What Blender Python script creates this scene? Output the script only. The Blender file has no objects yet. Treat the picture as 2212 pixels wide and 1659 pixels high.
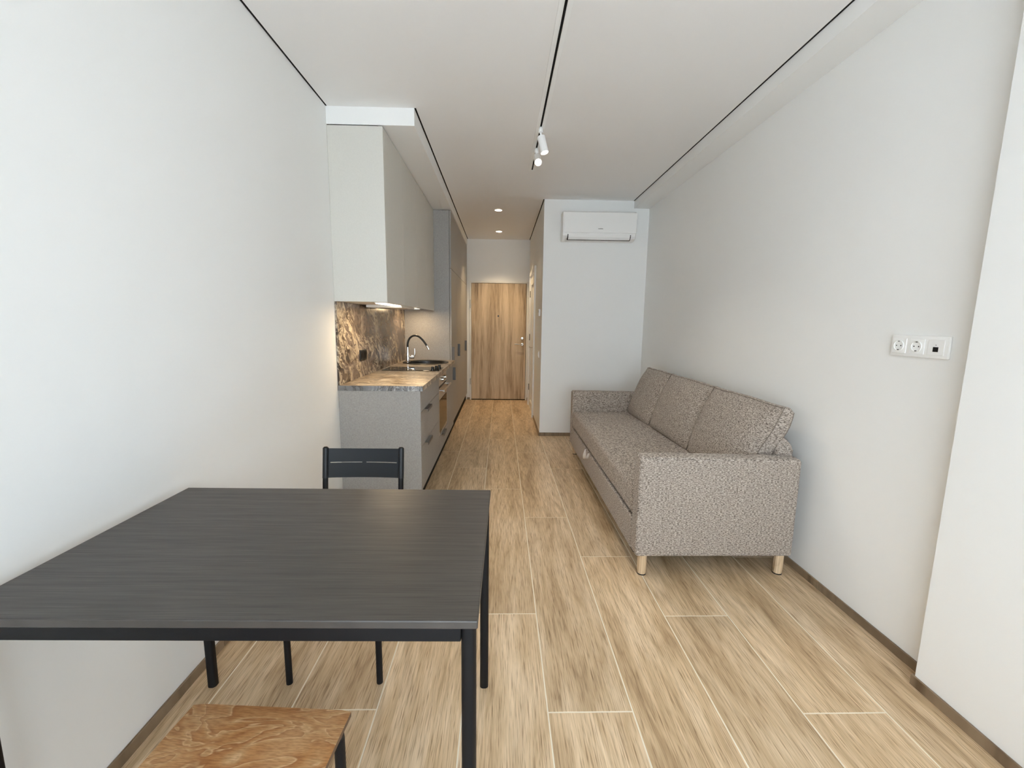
import bpy, bmesh, math, random
from mathutils import Matrix, Vector

random.seed(7)
sc = bpy.context.scene
col = sc.collection

# ---------------------------------------------------------------- camera
F_PX, PITCH, YAW, ROLL, CAM_H = 928.015, -0.1426, -0.0267, 0.013, 1.3304
cp, sp = math.cos(PITCH), math.sin(PITCH)
cr, sr = math.cos(ROLL), math.sin(ROLL)
Rz = Matrix.Rotation(YAW, 3, 'Z')
right = Rz @ Vector((cr, -sp * sr, cp * sr))
up = Rz @ Vector((-sr, -sp * cr, cp * cr))
fwd = Rz @ Vector((0, cp, sp))
cam_d = bpy.data.cameras.new('camera')
cam = bpy.data.objects.new('camera', cam_d)
col.objects.link(cam)
cam.matrix_world = Matrix(((right.x, up.x, -fwd.x, 0), (right.y, up.y, -fwd.y, 0), (right.z, up.z, -fwd.z, CAM_H), (0, 0, 0, 1)))
cam_d.sensor_fit = 'HORIZONTAL'
cam_d.sensor_width = 36.0
cam_d.lens = F_PX / 2212 * 36.0
cam_d.clip_start = 0.02
sc.camera = cam

# ---------------------------------------------------------------- light, exposure
SKY_STRENGTH = 6.9
SKY_COLOR = (0.90, 0.985, 1.09)
EXPOSURE = 0.0
world = bpy.data.worlds.new('overcast_sky')
sc.world = world
world.use_nodes = True
bg = world.node_tree.nodes['Background']
bg.inputs[0].default_value = (*SKY_COLOR, 1)
bg.inputs[1].default_value = SKY_STRENGTH
sc.view_settings.view_transform = 'Standard'
sc.view_settings.look = 'None'
sc.view_settings.gamma = 1.0
sc.view_settings.use_curve_mapping = False
sc.view_settings.exposure = EXPOSURE
sc.cycles.use_denoising = True
sc.cycles.use_light_tree = False
sc.cycles.use_adaptive_sampling = True
sc.cycles.adaptive_threshold = 0.15
sc.cycles.max_bounces = 8
sc.cycles.diffuse_bounces = 6
sc.cycles.glossy_bounces = 3
sc.cycles.transparent_max_bounces = 10
sc.cycles.sample_clamp_indirect = 6.0
sc.cycles.caustics_reflective = False
sc.cycles.caustics_refractive = False

# ---------------------------------------------------------------- dimensions
XL, XR, XP, YP = -1.129, 1.635, 1.562, 1.401      # side walls, pilaster face and its far end
YW = -1.0                                          # window wall behind the camera
ZC = 2.676                                         # ceiling
YK, YK2, YB = 2.980, 5.053, 7.332                  # kitchen start, tall units start, entrance wall
XS, ZS = -0.568, 2.570                             # bulkhead over the kitchen
XU, ZUB = -0.772, 1.456                            # wall cabinets front, underside
XB, XT = -0.561, -0.577                            # base fronts, tall fronts
XCT, ZCT, ZCB = -0.542, 0.881, 0.845               # worktop
XH, YA = 0.464, 4.958                              # hall wall, partition wall
XBM, ZBM = 1.461, 2.596                            # beam on the right
HBB = 0.040                                        # skirting

# ---------------------------------------------------------------- materials
def srgb(r, g, b):
    def c(v):
        v /= 255.0
        return v / 12.92 if v <= 0.04045 else ((v + 0.055) / 1.055) ** 2.4
    return (c(r), c(g), c(b), 1.0)

class Mat:
    def __init__(s, name):
        s.m = bpy.data.materials.new(name)
        s.m.use_nodes = True
        s.t = s.m.node_tree
        s.b = s.t.nodes['Principled BSDF']
    def n(s, typ, props=None, **ins):
        nd = s.t.nodes.new(typ)
        for k, v in (props or {}).items():
            setattr(nd, k, v)
        for k, v in ins.items():
            s.put(nd, k, v)
        return nd
    def put(s, nd, k, v):
        key = int(k[1:]) if k[0] == '_' and k[1:].isdigit() else k.replace('_', ' ')
        sock = nd.inputs[key]
        if isinstance(v, bpy.types.NodeSocket):
            s.t.links.new(v, sock)
        elif isinstance(v, bpy.types.Node):
            s.t.links.new(v.outputs[0], sock)
        else:
            sock.default_value = v
    def base(s, **kw):
        for k, v in kw.items():
            s.put(s.b, k, v)
        return s
    def obj(s):
        return s.n('ShaderNodeTexCoord').outputs['Object']
    def mapped(s, scale=(1, 1, 1), rnd=0.0, rot=(0, 0, 0), vec=None):
        v = vec or s.obj()
        if rnd:
            r = s.n('ShaderNodeObjectInfo').outputs['Random']
            mu = s.n('ShaderNodeMath', {'operation': 'MULTIPLY'}, _0=r, _1=rnd)
            v = s.n('ShaderNodeVectorMath', {'operation': 'ADD'}, _0=v, _1=mu)
        return s.n('ShaderNodeMapping', Vector=v, Scale=scale, Rotation=rot).outputs[0]
    def noise(s, vec, scale=5, detail=4, rough=0.5, dist=0.0):
        return s.n('ShaderNodeTexNoise', Vector=vec, Scale=scale, Detail=detail, Roughness=rough, Distortion=dist).outputs[0]
    def ramp(s, fac, stops):
        nd = s.n('ShaderNodeValToRGB', Fac=fac)
        els = nd.color_ramp.elements
        while len(els) < len(stops):
            els.new(0.5)
        for e, (p, c) in zip(els, stops):
            e.position = p
            e.color = c
        return nd.outputs[0]
    def mix(s, fac, a, b, mode='MIX'):
        nd = s.n('ShaderNodeMix', {'data_type': 'RGBA', 'blend_type': mode})
        s.put(nd, '_0', fac); s.put(nd, '_6', a); s.put(nd, '_7', b)
        return nd.outputs[2]
    def math(s, op, a, b=0.0):
        return s.n('ShaderNodeMath', {'operation': op}, _0=a, _1=b).outputs[0]
    def bump(s, h, strength=0.2, dist=0.002):
        s.put(s.b, 'Normal', s.n('ShaderNodeBump', Height=h, Strength=strength, Distance=dist).outputs[0])

def plain(name, c, rough=0.5, metal=0.0, spec=0.5):
    return Mat(name).base(Base_Color=c, Roughness=rough, Metallic=metal, Specular_IOR_Level=spec).m

def paint(name, c, rough=0.7):
    m = Mat(name)
    n1 = m.noise(m.obj(), 1.3, 1)
    m.base(Base_Color=m.mix(n1, c, tuple(x * 0.975 for x in c[:3]) + (1,)), Roughness=rough, Specular_IOR_Level=0.25)
    return m.m

def oak_tile(name, dark, mid, light, rnd=31.0):
    m = Mat(name)
    v = m.mapped((1, 1, 1), rnd)
    sep = m.n('ShaderNodeSeparateXYZ', Vector=v)
    warp = m.noise(m.n('ShaderNodeMapping', Vector=v, Scale=(4.0, 1.1, 1)).outputs[0], 1.0, 2)
    xw = m.math('ADD', sep.outputs[0], m.math('MULTIPLY', warp, 0.22))
    cv = m.n('ShaderNodeCombineXYZ', X=xw, Y=m.math('MULTIPLY', sep.outputs[1], 0.10), Z=0.0).outputs[0]
    rings = m.noise(cv, 30, 3, 0.6)
    broad = m.noise(m.n('ShaderNodeMapping', Vector=v, Scale=(7.0, 0.9, 1)).outputs[0], 1.0, 2, 0.5)
    fib = m.noise(m.n('ShaderNodeMapping', Vector=v, Scale=(340, 10, 1)).outputs[0], 1.0, 2, 0.6)
    # flat-sawn figure: contour lines of a stretched field
    fld = m.noise(m.n('ShaderNodeMapping', Vector=v, Scale=(5.0, 0.36, 1)).outputs[0], 1.0, 1, 0.4)
    con = m.math('FRACT', m.math('MULTIPLY', fld, 22.0))
    fac = m.math('ADD', m.math('MULTIPLY', rings, 0.5), m.math('MULTIPLY', broad, 0.5))
    c = m.ramp(fac, [(0.33, dark), (0.48, mid), (0.64, light)])
    c = m.mix(1.0, c, m.ramp(fib, [(0.32, (0.52, 0.46, 0.40, 1)), (0.45, (0.93, 0.92, 0.91, 1)), (0.65, (1.07, 1.07, 1.07, 1))]), 'MULTIPLY')
    c = m.mix(1.0, c, m.ramp(con, [(0.0, (0.85, 0.81, 0.77, 1)), (0.14, (0.98, 0.97, 0.96, 1)), (0.6, (1.03, 1.03, 1.03, 1)), (1.0, (0.90, 0.88, 0.86, 1))]), 'MULTIPLY')
    hue = m.n('ShaderNodeHueSaturation', Color=c, Value=m.math('ADD', m.math('MULTIPLY', m.n('ShaderNodeObjectInfo').outputs['Random'], 0.14), 0.93))
    m.base(Base_Color=hue.outputs[0], Roughness=m.ramp(fib, [(0.3, (0.46, 0.46, 0.46, 1)), (0.7, (0.36, 0.36, 0.36, 1))]), Specular_IOR_Level=0.45)
    return m.m

def fabric(name, dark, mid, light, scale=(95, 95, 270)):
    m = Mat(name)
    v = m.mapped(scale, 9.0)
    a = m.noise(v, 1.0, 2, 0.65)
    b = m.noise(m.mapped((430, 430, 600), 5.0), 1.0, 1, 0.5)
    s_ = m.math('ADD', m.math('MULTIPLY', a, 0.72), m.math('MULTIPLY', b, 0.28))
    m.base(Base_Color=m.ramp(s_, [(0.37, dark), (0.48, mid), (0.60, light)]), Roughness=0.95, Specular_IOR_Level=0.1)
    m.put(m.b, 'Sheen Weight', 0.15)
    m.bump(s_, 0.55, 0.003)
    return m.m

def laminate(name, c, rough=0.5, weave=0.10, scale=700):
    m = Mat(name)
    v = m.obj()
    a = m.noise(m.n('ShaderNodeMapping', Vector=v, Scale=(scale, scale, scale * 0.12)).outputs[0], 1, 2)
    b = m.noise(m.n('ShaderNodeMapping', Vector=v, Scale=(scale * 0.12, scale * 0.12, scale)).outputs[0], 1, 2)
    k = m.math('MULTIPLY', m.math('ADD', a, b), 0.5)
    lo = tuple(x * (1 - weave * 1.6) for x in c[:3]) + (1,)
    hi = tuple(min(1, x * (1 + weave * 1.6)) for x in c[:3]) + (1,)
    m.base(Base_Color=m.ramp(k, [(0.38, lo), (0.62, hi)]), Roughness=rough, Specular_IOR_Level=0.4)
    return m.m

def marble(name, stops, rot, stretch, vein_col, rough=0.22):
    m = Mat(name)
    v = m.mapped((1, 1, 1), 0, rot)
    w1 = m.n('ShaderNodeTexNoise', Vector=v, Scale=2.6, Detail=3, Roughness=0.6)
    off = m.n('ShaderNodeVectorMath', {'operation': 'SCALE'}, _0=w1.outputs[1])
    off.inputs['Scale'].default_value = 0.42
    vv = m.n('ShaderNodeVectorMath', {'operation': 'ADD'}, _0=v, _1=off).outputs[0]
    st = m.n('ShaderNodeMapping', Vector=vv, Scale=stretch).outputs[0]
    body = m.noise(st, 2.6, 5, 0.62, 0.9)
    c = m.ramp(body, stops)
    ridge = m.noise(st, 3.4, 4, 0.6, 1.8)
    rid = m.math('ABSOLUTE', m.math('SUBTRACT', ridge, 0.5))
    vein = m.ramp(rid, [(0.0, (1, 1, 1, 1)), (0.018, (0.7, 0.7, 0.7, 1)), (0.05, (0, 0, 0, 1))])
    gate = m.ramp(m.noise(v, 2.4, 3), [(0.42, (0, 0, 0, 1)), (0.60, (1, 1, 1, 1))])
    c = m.mix(m.math('MULTIPLY', vein, gate), c, vein_col)
    crack = m.math('ABSOLUTE', m.math('SUBTRACT', m.noise(vv, 6.0, 4, 0.6, 1.0), 0.48))
    dk = m.ramp(crack, [(0.0, (0.25, 0.2, 0.17, 1)), (0.02, (0.8, 0.78, 0.76, 1)), (0.05, (1, 1, 1, 1))])
    c = m.mix(0.8, c, dk, 'MULTIPLY')
    m.base(Base_Color=c, Roughness=rough, Specular_IOR_Level=0.5)
    return m.m

def emission(name, c, s):
    m = Mat(name)
    m.base(Base_Color=(1, 1, 1, 1))
    m.put(m.b, 'Emission Color', c)
    m.put(m.b, 'Emission Strength', s)
    m.m.cycles.emission_sampling = 'NONE'
    return m.m

M = {}
WALL = (0.885, 0.885, 0.868, 1)
M['wall'] = paint('wall_paint', WALL)
M['ceil'] = paint('ceiling_film', (0.885, 0.875, 0.862, 1), 0.6)
M['white'] = plain('white_plastic', (0.90, 0.90, 0.885, 1), 0.35)
M['white2'] = plain('white_lacquer', (0.80, 0.78, 0.73, 1), 0.45)
M['black'] = plain('black_gap', (0.012, 0.011, 0.010, 1), 0.8, 0, 0.2)
M['metal_black'] = plain('black_powder_coat', (0.006, 0.006, 0.007, 1), 0.5, 0, 0.22)
M['chair_back'] = plain('black_chair_steel', (0.009, 0.011, 0.014, 1), 0.36, 0, 0.4)
M['tile'] = oak_tile('oak_look_tile', (0.390, 0.262, 0.142, 1), (0.610, 0.445, 0.270, 1), (0.780, 0.608, 0.415, 1))
M['skirt'] = oak_tile('oak_look_skirting', (0.17, 0.12, 0.075, 1), (0.25, 0.18, 0.115, 1), (0.33, 0.245, 0.16, 1), 17.0)
M['grout'] = paint('pale_grout', (0.86, 0.77, 0.62, 1), 0.9)
M['fabric'] = fabric('grey_brown_tweed', (0.078, 0.062, 0.052, 1), (0.295, 0.247, 0.210, 1), (0.56, 0.49, 0.425, 1))
M['strap'] = plain('pale_strap_webbing', (0.62, 0.56, 0.50, 1), 0.85)
M['piping'] = plain('cushion_piping', (0.20, 0.17, 0.145, 1), 0.9, 0, 0.1)
M['upper'] = laminate('light_greige_laminate', (0.66, 0.64, 0.585, 1), 0.5, 0.02)
M['base'] = laminate('grey_linen_laminate', (0.36, 0.345, 0.325, 1), 0.5, 0.12)
M['handle'] = plain('grey_handle_metal', (0.13, 0.125, 0.12, 1), 0.45, 0, 0.4)
M['steel'] = plain('brushed_steel', (0.58, 0.55, 0.50, 1), 0.28, 0.9)
M['chrome'] = plain('chrome', (0.85, 0.85, 0.86, 1), 0.07, 1.0)
M['glass_black'] = plain('black_glass', (0.010, 0.010, 0.011, 1), 0.04, 0, 0.6)
M['oven_glass'] = plain('oven_door_glass', (0.030, 0.022, 0.014, 1), 0.10, 0, 0.12)
M['rubber'] = plain('black_rubber', (0.01, 0.01, 0.01, 1), 0.35)
M['sink'] = plain('black_granite_composite', (0.012, 0.012, 0.013, 1), 0.38)
M['splash'] = marble('brown_marble', [(0.36, (0.045, 0.033, 0.026, 1)), (0.45, (0.125, 0.094, 0.076, 1)), (0.56, (0.21, 0.168, 0.142, 1)), (0.61, (0.55, 0.46, 0.34, 1)), (0.69, (0.25, 0.195, 0.15, 1))],
                     (-0.7, 0, 0), (1.0, 2.3, 0.75), (0.66, 0.56, 0.42, 1))
M['top'] = marble('brown_marble_top', [(0.34, (0.10, 0.075, 0.055, 1)), (0.45, (0.26, 0.205, 0.15, 1)), (0.55, (0.44, 0.36, 0.27, 1)), (0.66, (0.64, 0.55, 0.43, 1))],
                  (0, 0, 0.22), (0.8, 3.6, 3.0), (0.75, 0.70, 0.62, 1), 0.3)
M['edge'] = marble('cool_lit_marble_edge', [(0.35, (0.15, 0.15, 0.155, 1)), (0.6, (0.24, 0.24, 0.245, 1))], (0, 0.5, 0), (2.0, 1.0, 1.0), (0.85, 0.85, 0.85, 1), 0.35)  # same laminate as the top, its grey is cool window light painted in
M['light_wood'] = oak_tile('pale_birch', (0.50, 0.36, 0.22, 1), (0.60, 0.45, 0.29, 1), (0.68, 0.53, 0.36, 1), 5.0)

def table_wood():
    m = Mat('black_brown_stain')
    a = m.noise(m.mapped((7, 330, 1)), 1, 2, 0.6)
    b = m.noise(m.mapped((2.2, 70, 1)), 1, 2)
    wear = m.noise(m.mapped((60, 900, 1)), 1, 2, 0.7)
    k = m.math('ADD', m.math('MULTIPLY', a, 0.6), m.math('MULTIPLY', b, 0.4))
    c = m.ramp(k, [(0.36, (0.036, 0.031, 0.028, 1)), (0.64, (0.072, 0.062, 0.054, 1))])
    c = m.mix(m.ramp(wear, [(0.70, (0, 0, 0, 1)), (0.80, (0.5, 0.5, 0.5, 1))]), c, (0.20, 0.17, 0.15, 1))
    m.base(Base_Color=c, Roughness=m.ramp(k, [(0.35, (0.46, 0.46, 0.46, 1)), (0.65, (0.38, 0.38, 0.38, 1))]), Specular_IOR_Level=0.6)
    return m.m
M['table'] = table_wood()

def plywood():
    m = Mat('brown_stained_plywood')
    v = m.mapped((1, 1, 1), 3.0)
    w = m.n('ShaderNodeTexNoise', Vector=m.n('ShaderNodeMapping', Vector=v, Scale=(5, 13, 6)).outputs[0], Scale=1.0, Detail=3, Roughness=0.5, Distortion=0.9).outputs[0]
    rings = m.math('FRACT', m.math('MULTIPLY', w, 8.0))
    lo, mid, hi = (0.44, 0.190, 0.068, 1), (0.57, 0.285, 0.112, 1), (0.76, 0.50, 0.27, 1)
    c = m.ramp(rings, [(0.0, hi), (0.12, lo), (0.55, mid), (0.90, (0.62, 0.36, 0.17, 1)), (1.0, hi)])
    patch = m.ramp(m.noise(m.n('ShaderNodeMapping', Vector=v, Scale=(7, 9, 7)).outputs[0], 1.0, 2), [(0.45, (0, 0, 0, 1)), (0.62, (1, 1, 1, 1))])
    c = m.mix(m.math('MULTIPLY', patch, 0.38), c, (0.72, 0.46, 0.24, 1))
    f = m.noise(m.n('ShaderNodeMapping', Vector=v, Scale=(45, 330, 30)).outputs[0], 1, 2, 0.6)
    c = m.mix(1.0, c, m.ramp(f, [(0.36, (0.78, 0.70, 0.62, 1)), (0.58, (1.04, 1.03, 1.02, 1))]), 'MULTIPLY')
    m.base(Base_Color=c, Roughness=0.42)
    return m.m
M['plywood'] = plywood()
M['ply_edge'] = plain('plywood_edge', (0.14, 0.08, 0.045, 1), 0.6)

def door_oak():
    m = Mat('oak_veneer_door')
    v = m.obj()
    a = m.noise(m.n('ShaderNodeMapping', Vector=v, Scale=(11, 11, 0.7)).outputs[0], 1, 5, 0.6, 0.4)
    b = m.noise(m.n('ShaderNodeMapping', Vector=v, Scale=(120, 120, 4)).outputs[0], 1, 4, 0.65)
    k = m.math('ADD', m.math('MULTIPLY', a, 0.65), m.math('MULTIPLY', b, 0.35))
    m.base(Base_Color=m.ramp(k, [(0.36, (0.20, 0.130, 0.070, 1)), (0.47, (0.46, 0.335, 0.205, 1)), (0.60, (0.66, 0.51, 0.34, 1))]), Roughness=0.5)
    return m.m
M['door'] = door_oak()

def window_glass():
    m = Mat('clear_window_glass')
    t = m.t
    out = t.nodes['Material Output']
    t.nodes.remove(m.b)
    tr = t.nodes.new('ShaderNodeBsdfTransparent')
    tr.inputs[0].default_value = (0.97, 0.985, 0.98, 1)
    gl = t.nodes.new('ShaderNodeBsdfGlossy')
    gl.inputs['Roughness'].default_value = 0.02
    mx = t.nodes.new('ShaderNodeMixShader')
    fr = t.nodes.new('ShaderNodeFresnel')
    fr.inputs[0].default_value = 1.3
    t.links.new(fr.outputs[0], mx.inputs[0]); t.links.new(tr.outputs[0], mx.inputs[1]); t.links.new(gl.outputs[0], mx.inputs[2])
    t.links.new(mx.outputs[0], out.inputs[0])
    return m.m
M['glass'] = window_glass()
WARM = (1.0, 0.74, 0.42, 1)
M['lamp'] = emission('warm_lamp_face', (1.0, 0.93, 0.80, 1), 12.0)
M['led'] = emission('warm_led_strip', (1.0, 0.88, 0.68, 1), 14.0)

# ---------------------------------------------------------------- mesh helpers
ORI = {}

def empty(name, loc, label=None, cat=None, group=None):
    o = bpy.data.objects.new(name, None)
    o.empty_display_size = 0.1
    o.location = loc
    col.objects.link(o)
    ORI[o.name] = Vector(loc)
    tag(o, label, cat, group)
    return o

def tag(o, label=None, cat=None, group=None, kind=None):
    if label: o['label'] = label
    if cat: o['category'] = cat
    if group: o['group'] = group
    if kind: o['kind'] = kind
    return o

def obj(name, bm, mat, parent=None, smooth=False, center=True):
    vs = [v.co for v in bm.verts]
    if center:
        c = Vector([(min(v[i] for v in vs) + max(v[i] for v in vs)) / 2 for i in range(3)])
    else:
        c = Vector((0, 0, 0))
    bmesh.ops.translate(bm, verts=bm.verts, vec=-c)
    bmesh.ops.recalc_face_normals(bm, faces=bm.faces)
    if smooth:
        for f in bm.faces: f.smooth = True
    me = bpy.data.meshes.new(name)
    bm.to_mesh(me); bm.free()
    if smooth:
        try: me.set_sharp_from_angle(angle=math.radians(40))
        except Exception: pass
    me.materials.append(mat)
    o = bpy.data.objects.new(name, me)
    col.objects.link(o)
    ORI[o.name] = c
    if parent is not None:
        o.parent = parent
        o.location = c - ORI[parent.name]
    else:
        o.location = c
    return o

def bbox(bm, x0, x1, y0, y1, z0, z1, bev=0.0, seg=2):
    r = bmesh.ops.create_cube(bm, size=1.0)
    vs = r['verts']
    for v in vs:
        v.co = Vector((x0 + (v.co.x + .5) * (x1 - x0), y0 + (v.co.y + .5) * (y1 - y0), z0 + (v.co.z + .5) * (z1 - z0)))
    if bev > 0:
        es = list({e for v in vs for e in v.link_edges})
        bmesh.ops.bevel(bm, geom=es, offset=bev, segments=seg, profile=0.5, affect='EDGES')

def box(name, x0, x1, y0, y1, z0, z1, mat, parent=None, bev=0.0015, seg=2, smooth=False):
    bm = bmesh.new()
    bbox(bm, x0, x1, y0, y1, z0, z1, bev, seg)
    return obj(name, bm, mat, parent, smooth or seg > 2)

def tube_bm(bm, pts, rad, n=12, caps=True, closed=False):
    pts = [Vector(p) for p in pts]
    k = len(pts)
    rads = rad if isinstance(rad, (list, tuple)) else [rad] * k
    rings, nrm = [], None
    for i, p in enumerate(pts):
        if closed: t = (pts[(i + 1) % k] - pts[i - 1]).normalized()
        else: t = (pts[min(i + 1, k - 1)] - pts[max(i - 1, 0)]).normalized()
        if nrm is None:
            nrm = t.orthogonal().normalized()
        else:
            nrm = (nrm - t * nrm.dot(t))
            nrm = nrm.normalized() if nrm.length > 1e-6 else t.orthogonal().normalized()
        b = t.cross(nrm)
        rings.append([bm.verts.new(p + (nrm * math.cos(2 * math.pi * j / n) + b * math.sin(2 * math.pi * j / n)) * rads[i]) for j in range(n)])
    for i in range(k if closed else k - 1):
        a, c = rings[i], rings[(i + 1) % k]
        for j in range(n):
            bm.faces.new((a[j], a[(j + 1) % n], c[(j + 1) % n], c[j]))
    if caps and not closed:
        bm.faces.new(rings[0]); bm.faces.new(rings[-1])

def tube(name, pts, rad, mat, parent=None, n=12, closed=False):
    bm = bmesh.new()
    tube_bm(bm, pts, rad, n, True, closed)
    return obj(name, bm, mat, parent, True)

def lathe_bm(bm, prof, center, axis='z', n=24, close_ends=True):
    cx, cy, cz = center
    rings = []
    for r, h in prof:
        ring = []
        for j in range(n):
            a = 2 * math.pi * j / n
            u, w = r * math.cos(a), r * math.sin(a)
            co = {'z': (cx + u, cy + w, cz + h), 'x': (cx + h, cy + u, cz + w), 'y': (cx + u, cy + h, cz + w)}[axis]
            ring.append(bm.verts.new(co))
        rings.append(ring)
    for a, c in zip(rings[:-1], rings[1:]):
        for j in range(n):
            bm.faces.new((a[j], a[(j + 1) % n], c[(j + 1) % n], c[j]))
    if close_ends:
        bm.faces.new(rings[0]); bm.faces.new(rings[-1])

def lathe(name, prof, center, mat, parent=None, axis='z', n=24, close_ends=True):
    bm = bmesh.new()
    lathe_bm(bm, prof, center, axis, n, close_ends)
    return obj(name, bm, mat, parent, True)

def prism(name, poly, axis, a0, a1, mat, parent=None, bev=0.0, seg=2, smooth=False):
    """poly: 2-D outline in the two other axes, in xyz order"""
    bm = bmesh.new()
    def co(p, a):
        return {'x': (a, p[0], p[1]), 'y': (p[0], a, p[1]), 'z': (p[0], p[1], a)}[axis]
    v0 = [bm.verts.new(co(p, a0)) for p in poly]
    v1 = [bm.verts.new(co(p, a1)) for p in poly]
    n = len(poly)
    bm.faces.new(v0); bm.faces.new(v1)
    for i in range(n):
        bm.faces.new((v0[i], v0[(i + 1) % n], v1[(i + 1) % n], v1[i]))
    if bev:
        bmesh.ops.bevel(bm, geom=list(bm.edges), offset=bev, segments=seg, profile=0.5, affect='EDGES')
    return obj(name, bm, mat, parent, smooth or seg > 2)

def struct(o, label=None):
    return tag(o, label, None, None, 'structure')

def multibox(name, boxes, mat, parent=None, bev=0.0):
    bm = bmesh.new()
    for b in boxes:
        bbox(bm, *b, bev)
    return obj(name, bm, mat, parent)

# ================================================================ the room shell
T = 0.12
D2Y0, D2Y1, D2Z = 5.975, 6.905, 2.045      # side door opening in the hall
D1X0, D1X1, D1Z = -0.531, 0.450, 2.000      # entrance door opening

flo = struct(box('floor', XL - T, XR + T, YW - T, YB + T, -0.14, -0.0006, M['grout'], None, 0), 'pale grout bed under the oak look floor tiles')
# ---- floor tiles, each one an object under the floor
TW, TL, G = 0.2955, 1.4985, 0.0044
cols = []
x0 = 0.1735 - TW * 5
joints = [1.82, 1.321, 2.32, 1.81, 1.302, 2.297, 1.789, 1.287, 2.29]
# column k spans x0+TW*k .. x0+TW*(k+1); column 1 starts at -1.0085
shared = {}
def hall_limit(xa, xb, ya, yb):
    """clip a tile to the floor plan"""
    xa, xb = max(xa, XL), min(xb, XR)
    ya, yb = max(ya, YW), min(yb, YB)
    out = []
    if xb - xa < 0.01 or yb - ya < 0.01: return out
    if xb > XH:
        out.append((xa, xb, ya, min(yb, YA)))
        if yb > YA and xa < XH: out.append((xa, XH, max(ya, YA), yb))
    else:
        out.append((xa, xb, ya, yb))
    return [t for t in out if t[1] - t[0] > 0.01 and t[3] - t[2] > 0.01]
for k in range(0, 10):
    xa, xb = x0 + TW * k, x0 + TW * (k + 1)
    j = joints[(k - 1) % len(joints)] if k > 0 else 2.32
    i0 = -3
    for i in range(i0, 6):
        for (a, b, c_, d) in hall_limit(xa, xb, j + TL * i, j + TL * (i + 1)):
            key = (round(b - a, 3), round(d - c_, 3))
            g = G / 2
            if key in shared:
                o = bpy.data.objects.new('tile', shared[key])
                col.objects.link(o)
                o.parent = flo
                o.location = Vector(((a + b) / 2, (c_ + d) / 2, -0.006)) - ORI[flo.name]
            else:
                o = box('tile', a + g, b - g, c_ + g, d - g, -0.012, 0.0, M['tile'], flo, 0.0008, 1)
                shared[key] = o.data

# ---- walls
struct(box('wall_left', XL - T, XL, YW - T, YB + T, -0.1, ZC + 0.1, M['wall'], None, 0), 'long white wall on the left of the room')
struct(box('wall_right', XR, XR + T, YW - T, YA + T, -0.1, ZC + 0.1, M['wall'], None, 0), 'white wall behind the sofa')
struct(box('wall_pillar', XP, XR - 0.0005, YW, YP, 0, ZC, M['wall'], None, 0.002), 'shallow white wall projection at the right edge')
struct(box('wall_partition', XH + 0.0005, XR, YA, YA + T, -0.1, ZC + 0.1, M['wall'], None, 0.0), 'white wall that carries the air conditioner')
struct(multibox('wall_hall', [(XH, XH + T, YA + 0.0005, D2Y0, -0.1, ZC + 0.1), (XH, XH + T, D2Y1, YB + T, -0.1, ZC + 0.1), (XH, XH + T, D2Y0, D2Y1, D2Z, ZC + 0.1)], M['wall']), 'hall wall with the side door')
struct(multibox('wall_back', [(XL, D1X0, YB, YB + T, -0.1, ZC + 0.1), (D1X1, XH, YB, YB + T, -0.1, ZC + 0.1), (D1X0, D1X1, YB, YB + T, D1Z, ZC + 0.1)], M['wall']), 'entrance wall at the end of the hall')
WX0, WX1, WZ0, WZ1 = -0.98, 1.42, 0.08, 2.46
struct(multibox('wall_front', [(XL, WX0, YW - T, YW, -0.1, ZC + 0.1), (WX1, XR, YW - T, YW, -0.1, ZC + 0.1), (WX0, WX1, YW - T, YW, -0.1, WZ0), (WX0, WX1, YW - T, YW, WZ1, ZC + 0.1)], M['wall']), 'window wall behind the camera')
# window behind the camera: frame, mullions, panes
wf = struct(multibox('window_1', [(WX0, WX1, YW - 0.09, YW - 0.02, WZ0, WZ0 + 0.06), (WX0, WX1, YW - 0.09, YW - 0.02, WZ1 - 0.06, WZ1),
                                  (WX0, WX0 + 0.06, YW - 0.09, YW - 0.02, WZ0 + 0.06, WZ1 - 0.06), (WX1 - 0.06, WX1, YW - 0.09, YW - 0.02, WZ0 + 0.06, WZ1 - 0.06)], M['white']), 'large white framed balcony window')
third = (WX1 - WX0 - 0.12) / 3
for i in range(3):
    a = WX0 + 0.06 + third * i
    box('window_pane', a + 0.02, a + third - 0.02, YW - 0.06, YW - 0.05, WZ0 + 0.062, WZ1 - 0.062, M['glass'], wf, 0)
for i in (1, 2):
    a = WX0 + 0.06 + third * i
    box('mullion', a - 0.02, a + 0.02, YW - 0.085, YW - 0.025, WZ0 + 0.06, WZ1 - 0.06, M['white'], wf, 0.002)

# ---- ceiling with black shadow gaps
GAP = 0.011
struct(multibox('ceiling', [(XL + GAP, XBM - GAP, YW, YK, ZC, ZC + 0.05), (XS + GAP, XBM - GAP, YK, YA, ZC, ZC + 0.05), (XS + GAP, XH - GAP, YA, YB, ZC, ZC + 0.05)], M['ceil']), 'matt white stretch ceiling')
struct(box('ceiling_slab', XL, XR, YW, YB, ZC + 0.05, ZC + 0.1, M['black'], None, 0), 'dark slab above the stretch ceiling')
def gap(n, *b):
    struct(box('trim_%d' % n, *b, M['black'], None, 0), 'thin black shadow gap beside the ceiling')
gap(1, XL, XL + GAP, YW, YK, ZC + 0.0006, ZC + 0.05)
gap(2, XS, XS + GAP, YK, YB, ZC + 0.0006, ZC + 0.05)
gap(3, XBM - GAP, XBM, YW, YA, ZC + 0.0006, ZC + 0.05)
gap(4, XH - GAP, XH, YA, YB, ZC + 0.0006, ZC + 0.05)
struct(box('ceiling_bulkhead', XL, XS, YK, YB, ZS, ZC + 0.0495, M['wall'], None, 0.0015), 'white boxed bulkhead above the kitchen cabinets')
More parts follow.
